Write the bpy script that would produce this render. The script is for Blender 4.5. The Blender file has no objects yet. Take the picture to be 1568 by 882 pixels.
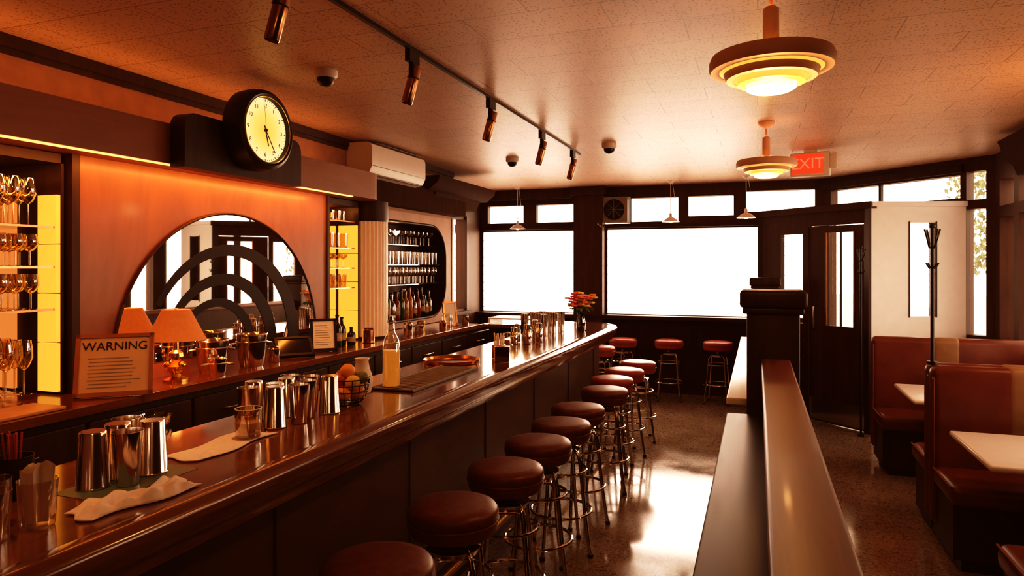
import bpy, bmesh, math, random
from mathutils import Vector, Matrix, Euler
random.seed(7)
pi=math.pi
S=bpy.context.scene
COL=S.collection

# ---------------------------------------------------------------- materials
def newmat(name):
    m=bpy.data.materials.new(name); m.use_nodes=True
    nt=m.node_tree; b=nt.nodes['Principled BSDF']
    return m,nt,b
def pm(name,c,rough=.5,metal=0,var=.12,scale=12,emit=None,es=0,spec=.5,coat=0):
    m,nt,b=newmat(name)
    tc=nt.nodes.new('ShaderNodeTexCoord'); n=nt.nodes.new('ShaderNodeTexNoise')
    n.inputs['Scale'].default_value=scale; n.inputs['Detail'].default_value=4
    nt.links.new(tc.outputs['Object'],n.inputs['Vector'])
    r=nt.nodes.new('ShaderNodeValToRGB')
    r.color_ramp.elements[0].position=.3; r.color_ramp.elements[1].position=.7
    r.color_ramp.elements[0].color=tuple(max(0,x*(1-var)) for x in c)+(1,)
    r.color_ramp.elements[1].color=tuple(min(1,x*(1+var)) for x in c)+(1,)
    nt.links.new(n.outputs['Fac'],r.inputs['Fac']); nt.links.new(r.outputs['Color'],b.inputs['Base Color'])
    b.inputs['Roughness'].default_value=rough; b.inputs['Metallic'].default_value=metal
    b.inputs['Specular IOR Level'].default_value=spec
    if coat: b.inputs['Coat Weight'].default_value=coat; b.inputs['Coat Roughness'].default_value=.08
    if emit:
        b.inputs['Emission Color'].default_value=tuple(emit)+(1,); b.inputs['Emission Strength'].default_value=es
    return m
def wood(name,c1,c2,sc=(6,1,6),rough=.35,coat=0,bands=3,spec=.5):
    m,nt,b=newmat(name)
    tc=nt.nodes.new('ShaderNodeTexCoord'); mp=nt.nodes.new('ShaderNodeMapping'); mp.inputs['Scale'].default_value=sc
    n=nt.nodes.new('ShaderNodeTexNoise'); n.inputs['Scale'].default_value=bands; n.inputs['Detail'].default_value=8; n.inputs['Roughness'].default_value=.65
    n.inputs['Distortion'].default_value=.6
    r=nt.nodes.new('ShaderNodeValToRGB'); r.color_ramp.elements[0].position=.32; r.color_ramp.elements[1].position=.68
    r.color_ramp.elements[0].color=tuple(c1)+(1,); r.color_ramp.elements[1].color=tuple(c2)+(1,)
    nt.links.new(tc.outputs['Object'],mp.inputs['Vector']); nt.links.new(mp.outputs['Vector'],n.inputs['Vector'])
    nt.links.new(n.outputs['Fac'],r.inputs['Fac']); nt.links.new(r.outputs['Color'],b.inputs['Base Color'])
    mr=nt.nodes.new('ShaderNodeMapRange'); mr.inputs['To Min'].default_value=rough*.85; mr.inputs['To Max'].default_value=rough*1.15
    nt.links.new(n.outputs['Fac'],mr.inputs['Value']); nt.links.new(mr.outputs[0],b.inputs['Roughness'])
    b.inputs['Specular IOR Level'].default_value=spec
    if coat: b.inputs['Coat Weight'].default_value=coat; b.inputs['Coat Roughness'].default_value=.1
    return m
def glassmat(name,tint=(1,.95,.9),ior=1.45,extra=.06):
    m=bpy.data.materials.new(name); m.use_nodes=True; nt=m.node_tree; nt.nodes.clear()
    o=nt.nodes.new('ShaderNodeOutputMaterial'); mx=nt.nodes.new('ShaderNodeMixShader')
    t=nt.nodes.new('ShaderNodeBsdfTransparent'); t.inputs['Color'].default_value=tuple(tint)+(1,)
    g=nt.nodes.new('ShaderNodeBsdfGlossy'); g.inputs['Roughness'].default_value=.04
    lw=nt.nodes.new('ShaderNodeLayerWeight'); lw.inputs['Blend'].default_value=.35
    ma=nt.nodes.new('ShaderNodeMath'); ma.operation='MULTIPLY_ADD'; ma.inputs[1].default_value=.75; ma.inputs[2].default_value=extra
    nt.links.new(lw.outputs['Facing'],ma.inputs[0]); nt.links.new(ma.outputs[0],mx.inputs[0])
    nt.links.new(t.outputs[0],mx.inputs[1]); nt.links.new(g.outputs[0],mx.inputs[2]); nt.links.new(mx.outputs[0],o.inputs[0])
    return m

W_DARK=wood('dark_walnut',(.022,.009,.005),(.05,.020,.010),(6,6,.7),.45,spec=.3)
W_MATTE=wood('matte_dark_walnut',(.03,.012,.007),(.06,.024,.013),(6,6,.7),.8,spec=.05)
W_RAIL=wood('dark_rail_wood',(.03,.012,.007),(.055,.022,.012),(6,.6,6),.42,spec=.12)
W_FRAME=wood('window_frame_wood',(.04,.015,.009),(.075,.030,.018),(5,5,.7),.5,spec=.3)
W_BAR=wood('bar_front_wood',(.06,.028,.017),(.11,.052,.032),(2,.8,2),.32)
W_TOP=wood('bar_top_mahogany',(.10,.030,.011),(.22,.074,.028),(7,.6,7),.16,.5)
W_CAP=wood('divider_cap_mahogany',(.11,.032,.017),(.19,.062,.033),(9,.5,9),.42,.05,spec=.4)
W_PANEL=wood('panel_veneer',(.23,.080,.034),(.37,.135,.060),(1.2,1.2,.35),.36,.1)
W_SOFFIT=wood('soffit_veneer',(.24,.082,.038),(.34,.125,.060),(2,.5,2),.42)
W_TAN=wood('tan_veneer',(.36,.17,.09),(.48,.24,.13),(2,2,.5),.45)
PINK=pm('pink_plaster',(.36,.18,.11),.7)
LEATHER=pm('oxblood_vinyl',(.17,.042,.024),.38,var=.25,scale=30)
LEATHER_D=pm('brown_booth_vinyl',(.14,.030,.016),.34,var=.2,scale=8)
REDV=pm('red_vinyl',(.42,.065,.05),.35)
TANV=pm('camel_vinyl',(.25,.13,.065),.45)
CHROME=pm('chrome',(.78,.72,.67),.12,1,var=.03)
STEEL=pm('brushed_steel',(.74,.66,.60),.15,1,var=.05,scale=40)
COPPER=pm('copper',(.62,.30,.16),.22,1,var=.06)
BRONZE=pm('dark_bronze',(.42,.22,.13),.2,1,var=.06)
BRASS=pm('brass',(.75,.45,.15),.22,1,var=.06)
BLACK=pm('black_enamel',(.012,.009,.008),.4,spec=.35)
WHITE=pm('white_plastic',(.80,.72,.66),.4,var=.03)
PAINT=pm('white_painted_wall',(.95,.90,.87),.5,var=.02)
LAMIN=pm('white_laminate',(.93,.90,.88),.25,var=.02)
PAPER=pm('paper',(.90,.80,.72),.8,var=.04)
CLOTH=pm('towel_cloth',(.90,.77,.70),.9,var=.06,scale=60)
GREENM=pm('green_rubber',(.10,.16,.12),.35)
AMBER=pm('amber_onyx_panel',(.6,.28,.05),.4,emit=(1,.48,.09),es=.95,scale=5,var=.2)
AMBERD=pm('amber_onyx_panel_dim',(.5,.18,.06),.4,emit=(1,.36,.12),es=.6,scale=5,var=.2)
STRIP=pm('led_strip',(1,.6,.3),.5,emit=(1,.55,.20),es=1.4)
SHADEG=pm('pendant_shade_enamel',(.76,.50,.38),.55,var=.04)
PGLOW=pm('pendant_glow',(1,.75,.4),.5,emit=(1,.82,.50),es=1.3,var=.02)
PGLOWY=pm('pendant_glow_rim',(.8,.5,.1),.5,emit=(1,.60,.15),es=.8,var=.02)
LSHADE=pm('orange_fabric_shade',(.42,.14,.045),.7,emit=(1,.30,.07),es=.14,scale=50)
def clockmat():
    m,nt,b=newmat('clock_face_lit'); L=nt.links
    tc=nt.nodes.new('ShaderNodeTexCoord'); ln=nt.nodes.new('ShaderNodeVectorMath'); ln.operation='LENGTH'; L.new(tc.outputs['Object'],ln.inputs[0])
    r=nt.nodes.new('ShaderNodeValToRGB'); e=r.color_ramp.elements
    e[0].position=.0; e[0].color=(1,.52,.11,1); e[1].position=.2; e[1].color=(1,.86,.50,1); x=e.new(.1); x.color=(1,.68,.22,1)
    L.new(ln.outputs['Value'],r.inputs['Fac']); L.new(r.outputs['Color'],b.inputs['Emission Color']); b.inputs['Emission Strength'].default_value=.88
    b.inputs['Base Color'].default_value=(.4,.3,.15,1); return m
CLOCKF=clockmat()
REDL=pm('exit_red',(.8,.06,.03),.4,emit=(1,.10,.05),es=.5)
GLASS=glassmat('clear_glass',extra=.10)
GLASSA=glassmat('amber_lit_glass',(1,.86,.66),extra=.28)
GLASSD=glassmat('dark_bottle_glass',(.10,.08,.04),extra=.12)
PANE=glassmat('window_pane',(.97,.95,.93),extra=.0)
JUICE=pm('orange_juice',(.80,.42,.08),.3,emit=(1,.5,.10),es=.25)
DRINK=pm('pale_cocktail',(.80,.66,.55),.3)
MIRROR=pm('mirror_glass',(.94,.89,.84),.015,1,var=.0)
REFLARC=pm('mirror_painted_reflection',(.012,.008,.006),.5,spec=.2)  # dark colour for reflections painted on the mirror
ORANGE=pm('orange_peel',(.80,.30,.05),.45,scale=60); LEMON=pm('lemon_peel',(.80,.50,.10),.45); LIME=pm('lime_peel',(.18,.17,.05),.45); APPLE=pm('apple_skin',(.5,.10,.04),.3)
LEAF=pm('leaf_green',(.07,.12,.03),.6,var=.4); PETALR=pm('petal_red',(.7,.06,.05),.6); PETALO=pm('petal_orange',(.9,.35,.10),.6); PETALY=pm('petal_yellow',(.85,.6,.16),.6)
GREY=pm('grey_plastic',(.25,.20,.17),.5)
FLUTE=pm('reeded_glass',(.80,.64,.53),.22,var=.03,emit=(1,.60,.35),es=.08)
LINEN=pm('light_wood_board',(.5,.26,.15),.4)

def blind_mat():
    m,nt,b=newmat('backlit_window_blind')
    tc=nt.nodes.new('ShaderNodeTexCoord'); w=nt.nodes.new('ShaderNodeTexWave'); w.wave_type='BANDS'; w.bands_direction='Z'
    w.inputs['Scale'].default_value=2.6; w.inputs['Distortion'].default_value=.5; w.inputs['Detail'].default_value=2
    r=nt.nodes.new('ShaderNodeValToRGB'); r.color_ramp.elements[0].position=0; r.color_ramp.elements[1].position=.05
    r.color_ramp.elements[0].color=(.085,.078,.077,1); r.color_ramp.elements[1].color=(1,.84,.76,1)
    nt.links.new(tc.outputs['Object'],w.inputs['Vector']); nt.links.new(w.outputs['Fac'],r.inputs['Fac'])
    nt.links.new(r.outputs['Color'],b.inputs['Emission Color']); b.inputs['Emission Strength'].default_value=8.5
    b.inputs['Base Color'].default_value=(.8,.75,.7,1); b.inputs['Roughness'].default_value=.8
    return m
BLIND=blind_mat()
def ceiling_mat():
    m,nt,b=newmat('perforated_ceiling_tile')
    tc=nt.nodes.new('ShaderNodeTexCoord'); br=nt.nodes.new('ShaderNodeTexBrick')
    br.offset=.5; br.inputs['Scale'].default_value=1; br.inputs['Brick Width'].default_value=.61; br.inputs['Row Height'].default_value=.305
    br.inputs['Mortar Size'].default_value=.003; br.inputs['Mortar Smooth'].default_value=.3
    br.inputs['Color1'].default_value=(.67,.45,.34,1); br.inputs['Color2'].default_value=(.73,.49,.37,1); br.inputs['Mortar'].default_value=(.34,.19,.13,1)
    v=nt.nodes.new('ShaderNodeTexVoronoi'); v.inputs['Scale'].default_value=48; v.inputs['Randomness'].default_value=.7
    r=nt.nodes.new('ShaderNodeValToRGB'); r.color_ramp.elements[0].position=.17; r.color_ramp.elements[1].position=.32
    r.color_ramp.elements[0].color=(.46,.37,.30,1); r.color_ramp.elements[1].color=(1,1,1,1)
    mx=nt.nodes.new('ShaderNodeMix'); mx.data_type='RGBA'; mx.blend_type='MULTIPLY'; mx.inputs['Factor'].default_value=.9
    L=nt.links
    L.new(tc.outputs['Object'],br.inputs['Vector']); L.new(tc.outputs['Object'],v.inputs['Vector']); L.new(v.outputs['Distance'],r.inputs['Fac'])
    L.new(br.outputs['Color'],mx.inputs['A']); L.new(r.outputs['Color'],mx.inputs['B']); L.new(mx.outputs['Result'],b.inputs['Base Color'])
    b.inputs['Roughness'].default_value=.42
    bp=nt.nodes.new('ShaderNodeBump'); bp.inputs['Strength'].default_value=.25; bp.inputs['Distance'].default_value=.01
    L.new(br.outputs['Fac'],bp.inputs['Height']); bp.invert=True; L.new(bp.outputs['Normal'],b.inputs['Normal'])
    return m
def floor_mat():
    m,nt,b=newmat('polished_terrazzo')
    L=nt.links
    tc=nt.nodes.new('ShaderNodeTexCoord'); v=nt.nodes.new('ShaderNodeTexVoronoi'); v.inputs['Scale'].default_value=95
    r=nt.nodes.new('ShaderNodeValToRGB'); cr=r.color_ramp; cr.interpolation='CONSTANT'
    cr.elements[0].color=(.21,.15,.11,1); cr.elements[1].position=.15; cr.elements[1].color=(.42,.32,.245,1)
    e=cr.elements.new(.55); e.color=(.48,.38,.295,1); e=cr.elements.new(.88); e.color=(.62,.51,.41,1)
    L.new(tc.outputs['Object'],v.inputs['Vector'])
    sep=nt.nodes.new('ShaderNodeSeparateColor'); L.new(v.outputs['Color'],sep.inputs[0]); L.new(sep.outputs[0],r.inputs['Fac'])
    n=nt.nodes.new('ShaderNodeTexNoise'); n.inputs['Scale'].default_value=2.2; n.inputs['Detail'].default_value=6
    L.new(tc.outputs['Object'],n.inputs['Vector'])
    mx=nt.nodes.new('ShaderNodeMix'); mx.data_type='RGBA'; mx.blend_type='MULTIPLY'; mx.inputs['Factor'].default_value=.5
    L.new(r.outputs['Color'],mx.inputs['A']); L.new(n.outputs['Fac'],mx.inputs['B']); L.new(mx.outputs['Result'],b.inputs['Base Color'])
    mr=nt.nodes.new('ShaderNodeMapRange'); mr.inputs['From Min'].default_value=.35; mr.inputs['From Max'].default_value=.65
    mr.inputs['To Min'].default_value=.06; mr.inputs['To Max'].default_value=.17
    L.new(n.outputs['Fac'],mr.inputs['Value']); L.new(mr.outputs[0],b.inputs['Roughness'])
    b.inputs['Specular IOR Level'].default_value=1.0; b.inputs['IOR'].default_value=1.6
    return m
CEIL=ceiling_mat(); FLOOR=floor_mat()

# ---------------------------------------------------------------- mesh builder
class MB:
    def __init__(s): s.v=[];s.f=[];s.m=[];s.sm=[];s.mats=[]
    def mi(s,mat):
        if mat not in s.mats: s.mats.append(mat)
        return s.mats.index(mat)
    def add(s,vs,fs,mat,smooth=False,T=None):
        o=len(s.v); i=s.mi(mat)
        for p in vs:
            p=Vector(p); s.v.append(tuple(T@p) if T is not None else tuple(p))
        for f in fs: s.f.append([o+k for k in f]); s.m.append(i); s.sm.append(smooth)
        return s
    def box(s,x0,x1,y0,y1,z0,z1,mat,T=None):
        vs=[(x,y,z) for x in(x0,x1) for y in(y0,y1) for z in(z0,z1)]
        return s.add(vs,[(0,1,3,2),(4,6,7,5),(0,4,5,1),(2,3,7,6),(0,2,6,4),(1,5,7,3)],mat,False,T)
    def rbox(s,x0,x1,y0,y1,z0,z1,r,mat,seg=3,T=None):
        bm=bmesh.new(); bmesh.ops.create_cube(bm,size=1)
        for v in bm.verts: v.co=Vector(((x0+x1)/2+v.co.x*(x1-x0),(y0+y1)/2+v.co.y*(y1-y0),(z0+z1)/2+v.co.z*(z1-z0)))
        bmesh.ops.bevel(bm,geom=bm.edges[:],offset=r,segments=seg,profile=.5,affect='EDGES')
        bm.verts.index_update()
        s.add([v.co.copy() for v in bm.verts],[[v.index for v in f.verts] for f in bm.faces],mat,True,T); bm.free(); return s
    def lathe(s,prof,c=(0,0,0),mat=None,seg=20,T=None,smooth=True,cap=True):
        vs=[];fs=[];n=len(prof)
        for k in range(seg):
            a=2*pi*k/seg
            for r,z in prof: vs.append((c[0]+r*math.cos(a),c[1]+r*math.sin(a),c[2]+z))
        for k in range(seg):
            k2=(k+1)%seg
            for j in range(n-1): fs.append((k*n+j,k2*n+j,k2*n+j+1,k*n+j+1))
        if cap:
            if prof[0][0]>1e-4: fs.append([k*n for k in range(seg)][::-1])
            if prof[-1][0]>1e-4: fs.append([k*n+n-1 for k in range(seg)])
        return s.add(vs,fs,mat,smooth,T)
    def cyl(s,c,r,h,mat,seg=20,T=None,r2=None):
        return s.lathe([(r,0),(r if r2 is None else r2,h)],c,mat,seg,T)
    def tube(s,pts,r,mat,seg=8,closed=False,T=None):
        pts=[Vector(p) for p in pts]; n=len(pts); vs=[];fs=[]
        for i,p in enumerate(pts):
            if closed: t=(pts[(i+1)%n]-pts[i-1])
            else: t=pts[min(i+1,n-1)]-pts[max(i-1,0)]
            t.normalize(); up=Vector((0,0,1)) if abs(t.z)<.9 else Vector((1,0,0))
            a=t.cross(up).normalized(); b=t.cross(a)
            for k in range(seg):
                an=2*pi*k/seg; vs.append(p+a*r*math.cos(an)+b*r*math.sin(an))
        for i in range(n if closed else n-1):
            j=(i+1)%n
            for k in range(seg):
                k2=(k+1)%seg; fs.append((i*seg+k,i*seg+k2,j*seg+k2,j*seg+k))
        if not closed: fs.append(list(range(seg))[::-1]); fs.append([(n-1)*seg+k for k in range(seg)])
        return s.add(vs,fs,mat,True,T)
    def ring(s,c,R,r,mat,seg=28,T=None,a0=0,a1=2*pi):
        full=abs(a1-a0-2*pi)<1e-3; N=seg
        pts=[(c[0]+R*math.cos(a0+(a1-a0)*k/N),c[1]+R*math.sin(a0+(a1-a0)*k/N),c[2]) for k in range(N if full else N+1)]
        return s.tube(pts,r,mat,8,full,T)
    def prism(s,poly,ax,a0,a1,mat,T=None,smooth=False):
        def P(p,a):
            if ax=='x': return (a,p[0],p[1])
            if ax=='y': return (p[0],a,p[1])
            return (p[0],p[1],a)
        n=len(poly); vs=[P(p,a0) for p in poly]+[P(p,a1) for p in poly]
        fs=[list(range(n))[::-1],list(range(n,2*n))]+[(i,(i+1)%n,n+(i+1)%n,n+i) for i in range(n)]
        return s.add(vs,fs,mat,smooth,T)
    def sweep(s,path,prof,mat,smooth=False):
        n=len(path); m=len(prof); vs=[];fs=[]
        for i in range(n):
            a=Vector(path[max(i-1,0)]);b=Vector(path[i]);c=Vector(path[min(i+1,n-1)])
            d=(c-a).normalized(); d1=(b-a).normalized() if i>0 else d
            nrm=Vector((d.y,-d.x)); k=1/max(.5,nrm.dot(Vector((d1.y,-d1.x)))) 
            for o,z in prof: vs.append((b.x+nrm.x*o*k,b.y+nrm.y*o*k,z))
        for i in range(n-1):
            for j in range(m-1): fs.append((i*m+j,(i+1)*m+j,(i+1)*m+j+1,i*m+j+1))
        return s.add(vs,fs,mat,smooth)
    def sph(s,c,r,mat,seg=14,sc=(1,1,1),T=None):
        M=Matrix.Translation(c)@Matrix.Diagonal((sc[0],sc[1],sc[2],1))
        if T is not None: M=T@M
        prof=[(r*math.sin(pi*k/8),-r*math.cos(pi*k/8)) for k in range(9)]
        prof[0]=(0,-r); prof[-1]=(0,r)
        return s.lathe(prof,(0,0,0),mat,seg,M,True,False)
    def holes(s,p0,p1,t,z0,z1,holes,mat):
        p0=Vector(p0);p1=Vector(p1);L=(p1-p0).length;d=(p1-p0)/L;n=Vector((-d.y,d.x))
        T=Matrix(((d.x,n.x,0,p0.x),(d.y,n.y,0,p0.y),(0,0,1,0),(0,0,0,1)))
        A=sorted(set([0,L]+[h[0] for h in holes]+[h[1] for h in holes])); Z=sorted(set([z0,z1]+[h[2] for h in holes]+[h[3] for h in holes]))
        for i in range(len(A)-1):
            for j in range(len(Z)-1):
                ca=(A[i]+A[i+1])/2;cz=(Z[j]+Z[j+1])/2
                if any(h[0]<ca<h[1] and h[2]<cz<h[3] for h in holes): continue
                s.box(A[i],A[i+1],0,t,Z[j],Z[j+1],mat,T)
        return T
    def build(s,name,loc=(0,0,0),rot=(0,0,0),parent=None,bevel=0):
        me=bpy.data.meshes.new(name); me.from_pydata(s.v,[],s.f)
        for m in s.mats: me.materials.append(m)
        me.polygons.foreach_set('material_index',s.m); me.polygons.foreach_set('use_smooth',s.sm)
        bm=bmesh.new(); bm.from_mesh(me); bmesh.ops.recalc_face_normals(bm,faces=bm.faces); bm.to_mesh(me); bm.free()
        me.update()
        try: me.set_sharp_from_angle(angle=math.radians(42))
        except Exception: pass
        o=bpy.data.objects.new(name,me); COL.objects.link(o); o.location=loc; o.rotation_euler=rot
        if parent: o.parent=parent
        if bevel:
            b=o.modifiers.new('bevel','BEVEL'); b.width=bevel; b.segments=2; b.limit_method='ANGLE'
        return o
def dup(o,loc,rz=None):
    c=o.copy(); c.location=loc
    if rz is not None: c.rotation_euler=(o.rotation_euler.x,o.rotation_euler.y,rz)
    COL.objects.link(c); return c
def text(body,size,mat,parent,loc,name,ext=.001,rot=(0,0,0)):
    cu=bpy.data.curves.new(name,'FONT'); cu.body=body; cu.size=size; cu.extrude=ext; cu.align_x='CENTER'; cu.align_y='CENTER'
    cu.materials.append(mat); o=bpy.data.objects.new(name,cu); COL.objects.link(o); o.parent=parent; o.location=loc; o.rotation_euler=rot
    return o
def light(name,kind,loc,energy,color,target=None,parent=None,**k):
    l=bpy.data.lights.new(name,kind); l.energy=energy; l.color=color
    for a,b in k.items(): setattr(l,a,b)
    o=bpy.data.objects.new(name,l); COL.objects.link(o); o.location=loc
    if target is not None: o.rotation_euler=(Vector(target)-Vector(loc)).to_track_quat('-Z','Y').to_euler()
    return o

H=2.76
# ---------------------------------------------------------------- room shell
m=MB(); m.box(-3.95,2.4,-2.2,9.4,-.12,0,FLOOR); m.build('floor')
m=MB(); m.box(-3.95,2.4,-2.2,9.4,H,H+.12,CEIL); m.build('ceiling')
m=MB(); m.box(-3.95,2.4,-2.2,-2.0,0,H,PINK); m.build('wall_rear')
m=MB()
far=[(-3.78,-2.37,1.04,2.18),(-1.95,.06,1.04,2.18),(.2,.68,1.04,2.18),(-3.7,-3.125,2.30,2.55),(-2.96,-2.385,2.30,2.55),(-2.0,-1.62,2.26,2.62),
     (-1.62,-.97,2.28,2.60),(-.87,-.277,2.34,2.60),(-.158,.68,2.38,2.64)]
X0=-3.95
m.holes((X0,9.2),(.75,9.2),.14,0,H,[(a-X0,b-X0,c,d) for a,b,c,d in far],W_FRAME)
m.build('wall_far')
m=MB()
m.box(-3.8,.06,9.0,9.2,.98,1.03,W_DARK); m.box(-3.8,.06,9.15,9.2,2.2,2.235,W_DARK)
for x in (-3.8,-3.3,-2.8): m.box(x+.03,x+.44,9.17,9.2,.12,.9,W_DARK)
for i in range(5): m.box(-1.9+i*.4,-1.9+i*.4+.35,9.17,9.2,.12,.9,W_DARK)
m.box(-2.36,-1.96,9.02,9.2,0,2.72,W_FRAME); m.box(-2.40,-1.92,8.98,9.2,2.64,H,W_FRAME)
m.box(-3.8,-2.40,9.08,9.2,2.62,H,W_FRAME)
m.build('trim_1')
for i,(a,b,c,d) in enumerate([far[0],far[1],far[2]]):
    m=MB(); m.box(a-.01,b+.01,9.29,9.3,c-.01,d+.01,BLIND)
    m.box(a,b,9.22,9.225,c,d,PANE)
    for q in (a,b-.02): m.box(q,q+.02,9.2,9.24,c,d,W_DARK)
    m.build('window_%d'%(i+1))
for i,(a,b,c,d) in enumerate(far[3:5]+far[6:]):
    m=MB(); m.box(a,b,9.24,9.245,c,d,PANE)
    for q in (a,b-.015): m.box(q,q+.015,9.2,9.25,c,d,W_DARK)
    m.build('window_%d'%(i+4))
ch0=Vector((.75,9.2));ch1=Vector((2.15,7.75))
m=MB(); T=m.holes(ch0,ch1,.12,0,H,[(.12,1.68,2.37,2.60),(.1,.9,.25,2.25),(1.0,1.35,.9,2.25),(1.74,1.93,1.0,2.25),(1.74,1.93,2.34,2.62)],W_FRAME)
m.box(.0,1.72,-.05,0,2.62,2.70,W_DARK,T); m.box(.0,1.72,-.03,0,2.28,2.34,W_DARK,T)
m.build('wall_corner')
m=MB(); m.box(.12,1.68,.05,.055,2.37,2.60,PANE,T); m.box(.1,.9,.05,.055,.25,2.25,PANE,T); m.box(1.74,1.93,.05,.055,1.0,2.62,PANE,T)
for q in (.75,): m.box(q,q+.03,.02,.06,2.37,2.6,W_DARK,T)
m.build('window_9')
m=MB()
T=m.holes((2.15,7.75),(2.15,-2.2),.15,0,H,[(.12,.50,1.0,2.15),(.62,1.65,1.0,2.15),(1.8,3.0,1.0,2.15),(3.15,4.3,1.0,2.15),(.12,.5,2.25,2.5),(.62,1.65,2.25,2.5)],W_FRAME)
m.build('wall_right')
m=MB()
for a,b in ((.12,.5),(.62,1.65),(1.8,3.0),(3.15,4.3)): m.box(a,b,.06,.065,1.0,2.15,PANE,T)
m.box(.0,5,-.02,0,.95,1.0,W_DARK,T)
m.build('window_10')
m=MB(); m.prism([(2.15,2.42),(1.98,2.42),(1.95,2.5),(1.88,2.56),(1.86,2.66),(1.84,2.70),(2.15,2.70)],'y',-2,6.6,W_MATTE); m.build('trim_cornice')
m=MB(); m.holes((-3.8,-2.2),(-3.8,9.2),.15,0,H,[(10.4,10.84,1.1,2.32)],W_FRAME); m.build('wall_left')
m=MB(); m.box(-3.86,-3.855,8.2,8.64,1.1,2.32,PANE); m.box(-3.8,-3.77,8.15,8.2,1.05,2.37,W_DARK); m.box(-3.8,-3.77,8.64,8.70,1.05,2.37,W_DARK); m.box(-3.8,-3.7,8.1,8.75,1.04,1.08,W_DARK); m.build('window_11')
m=MB(); m.box(-3.8,-3.3,-2,7.13,2.22,H,PINK); m.build('wall_backbar_upper')
m=MB(); m.box(-3.3,-3.27,-2,7.13,2.70,2.757,W_DARK); m.box(-3.3,-3.285,-2,7.13,2.67,2.70,W_DARK); m.build('trim_2')
def pill(y0,y1,z0,z1,n=14):
    rr=.36; pts=[]
    for cy,cz,a in ((y1-rr,z1-rr,0),(y0+rr,z1-rr,90),(y0+rr,z0+rr,180),(y1-rr,z0+rr,270)):
        for k in range(n+1):
            an=math.radians(a+90*k/n); pts.append((cy+rr*math.cos(an),cz+rr*math.sin(an)))
    return pts
def holed_panel(mb,x,outer,inner,mat,depth_mat,xb):
    y0,y1,z0,z1=outer; n=len(inner)
    cy=sum(p[0] for p in inner)/n; cz=sum(p[1] for p in inner)/n
    vs=[(x,p[0],p[1]) for p in inner]; fs=[]
    def proj(p):
        dy=p[0]-cy;dz=p[1]-cz; t=1e9
        if dy>1e-9:t=min(t,(y1-cy)/dy)
        if dy<-1e-9:t=min(t,(y0-cy)/dy)
        if dz>1e-9:t=min(t,(z1-cz)/dz)
        if dz<-1e-9:t=min(t,(z0-cz)/dz)
        return (cy+dy*t,cz+dz*t)
    o=[proj(p) for p in inner]; vs+=[(x,)+p for p in o]
    for i in range(n):
        j=(i+1)%n; a,b=o[i],o[j]
        if abs(a[0]-b[0])>1e-6 and abs(a[1]-b[1])>1e-6:
            c=(y1 if max(a[0],b[0])>y1-1e-6 else y0, z1 if max(a[1],b[1])>z1-1e-6 else z0)
            vs.append((x,)+c); fs.append((i,j,n+j,len(vs)-1,n+i))
        else: fs.append((i,j,n+j,n+i))
    mb.add(vs,fs,mat)
    vs=[(x,p[0],p[1]) for p in inner]+[(xb,p[0],p[1]) for p in inner]
    mb.add(vs,[(i,(i+1)%n,n+(i+1)%n,n+i) for i in range(n)]+[list(range(n,2*n))],depth_mat)
NI=pill(4.98,6.95,1.14,2.12)
m=MB(); holed_panel(m,-3.3,(4.93,7.13,1.075,2.22),NI,W_TAN,W_DARK,-3.62)
m.box(-3.8,-3.3,7.10,7.14,0,2.22,W_TAN)
m.tube([(-3.295,p[0],p[1]) for p in NI],.012,W_DARK,6,True)
m.build('wall_backbar_niche')
m=MB()
for z in (1.50,1.70,1.90): m.box(-3.6,-3.34,5.05,6.9,z-.008,z,GLASS)
m.build('niche_glass_shelves')
m=MB(); m.box(-3.3,-3.16,4.95,7.2,2.25,2.48,W_MATTE); m.prism([(-3.8,2.46),(-3.12,2.46),(-3.02,2.54),(-3.0,2.60),(-3.8,2.60)],'y',6.2,7.75,W_MATTE)
m.prism([(-3.8,2.34),(-3.2,2.34),(-3.14,2.46),(-3.8,2.46)],'y',6.4,7.6,W_MATTE); m.build('trim_crown')

m=MB(); m.box(-3.3,-3.1,2.39,4.43,1.07,2.22,W_PANEL); m.box(-3.3,-3.085,2.36,2.40,1.07,2.22,W_DARK); m.box(-3.3,-3.085,4.42,4.45,1.07,2.22,W_DARK)
m.build('wall_backbar_panel')
cY,cZ,R=3.43,1.157,.85
m=MB(); N=48
m.prism([(cY+R*math.cos(pi*k/N),cZ+R*math.sin(pi*k/N)) for k in range(N+1)],'x',-3.099,-3.09,MIRROR)
m.tube([(-3.09,cY+R*math.cos(pi*k/N),cZ+R*math.sin(pi*k/N)) for k in range(N+1)],.009,W_DARK,6)
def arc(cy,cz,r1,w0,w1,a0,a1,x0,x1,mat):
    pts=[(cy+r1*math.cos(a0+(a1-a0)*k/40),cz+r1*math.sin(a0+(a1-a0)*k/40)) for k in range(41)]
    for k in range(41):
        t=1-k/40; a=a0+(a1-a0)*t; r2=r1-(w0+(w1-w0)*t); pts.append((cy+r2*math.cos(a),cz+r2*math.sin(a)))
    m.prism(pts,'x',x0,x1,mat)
arc(3.42,1.157,.66,.12,.04,0,pi*.84,-3.09,-3.087,REFLARC)  # flat dark arcs stand in for the mirror's nested reflections
arc(3.36,1.157,.48,.11,.04,0,pi*.90,-3.09,-3.087,REFLARC)
arc(3.30,1.157,.33,.075,.03,0,pi*.97,-3.09,-3.087,REFLARC)
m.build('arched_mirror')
m=MB(); m.box(-3.3,-2.9,-2,4.72,2.22,2.43,W_SOFFIT)
pts=[(-3.3,4.72),(-2.9,4.72)]+[(-3.02+.12*math.cos(a*pi/16),4.79+.12*math.sin(a*pi/16)) for a in range(0,9)]+[(-3.3,4.91)]
m.prism(pts,'z',2.22,2.43,W_SOFFIT)
m.build('soffit_bulkhead')
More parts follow.
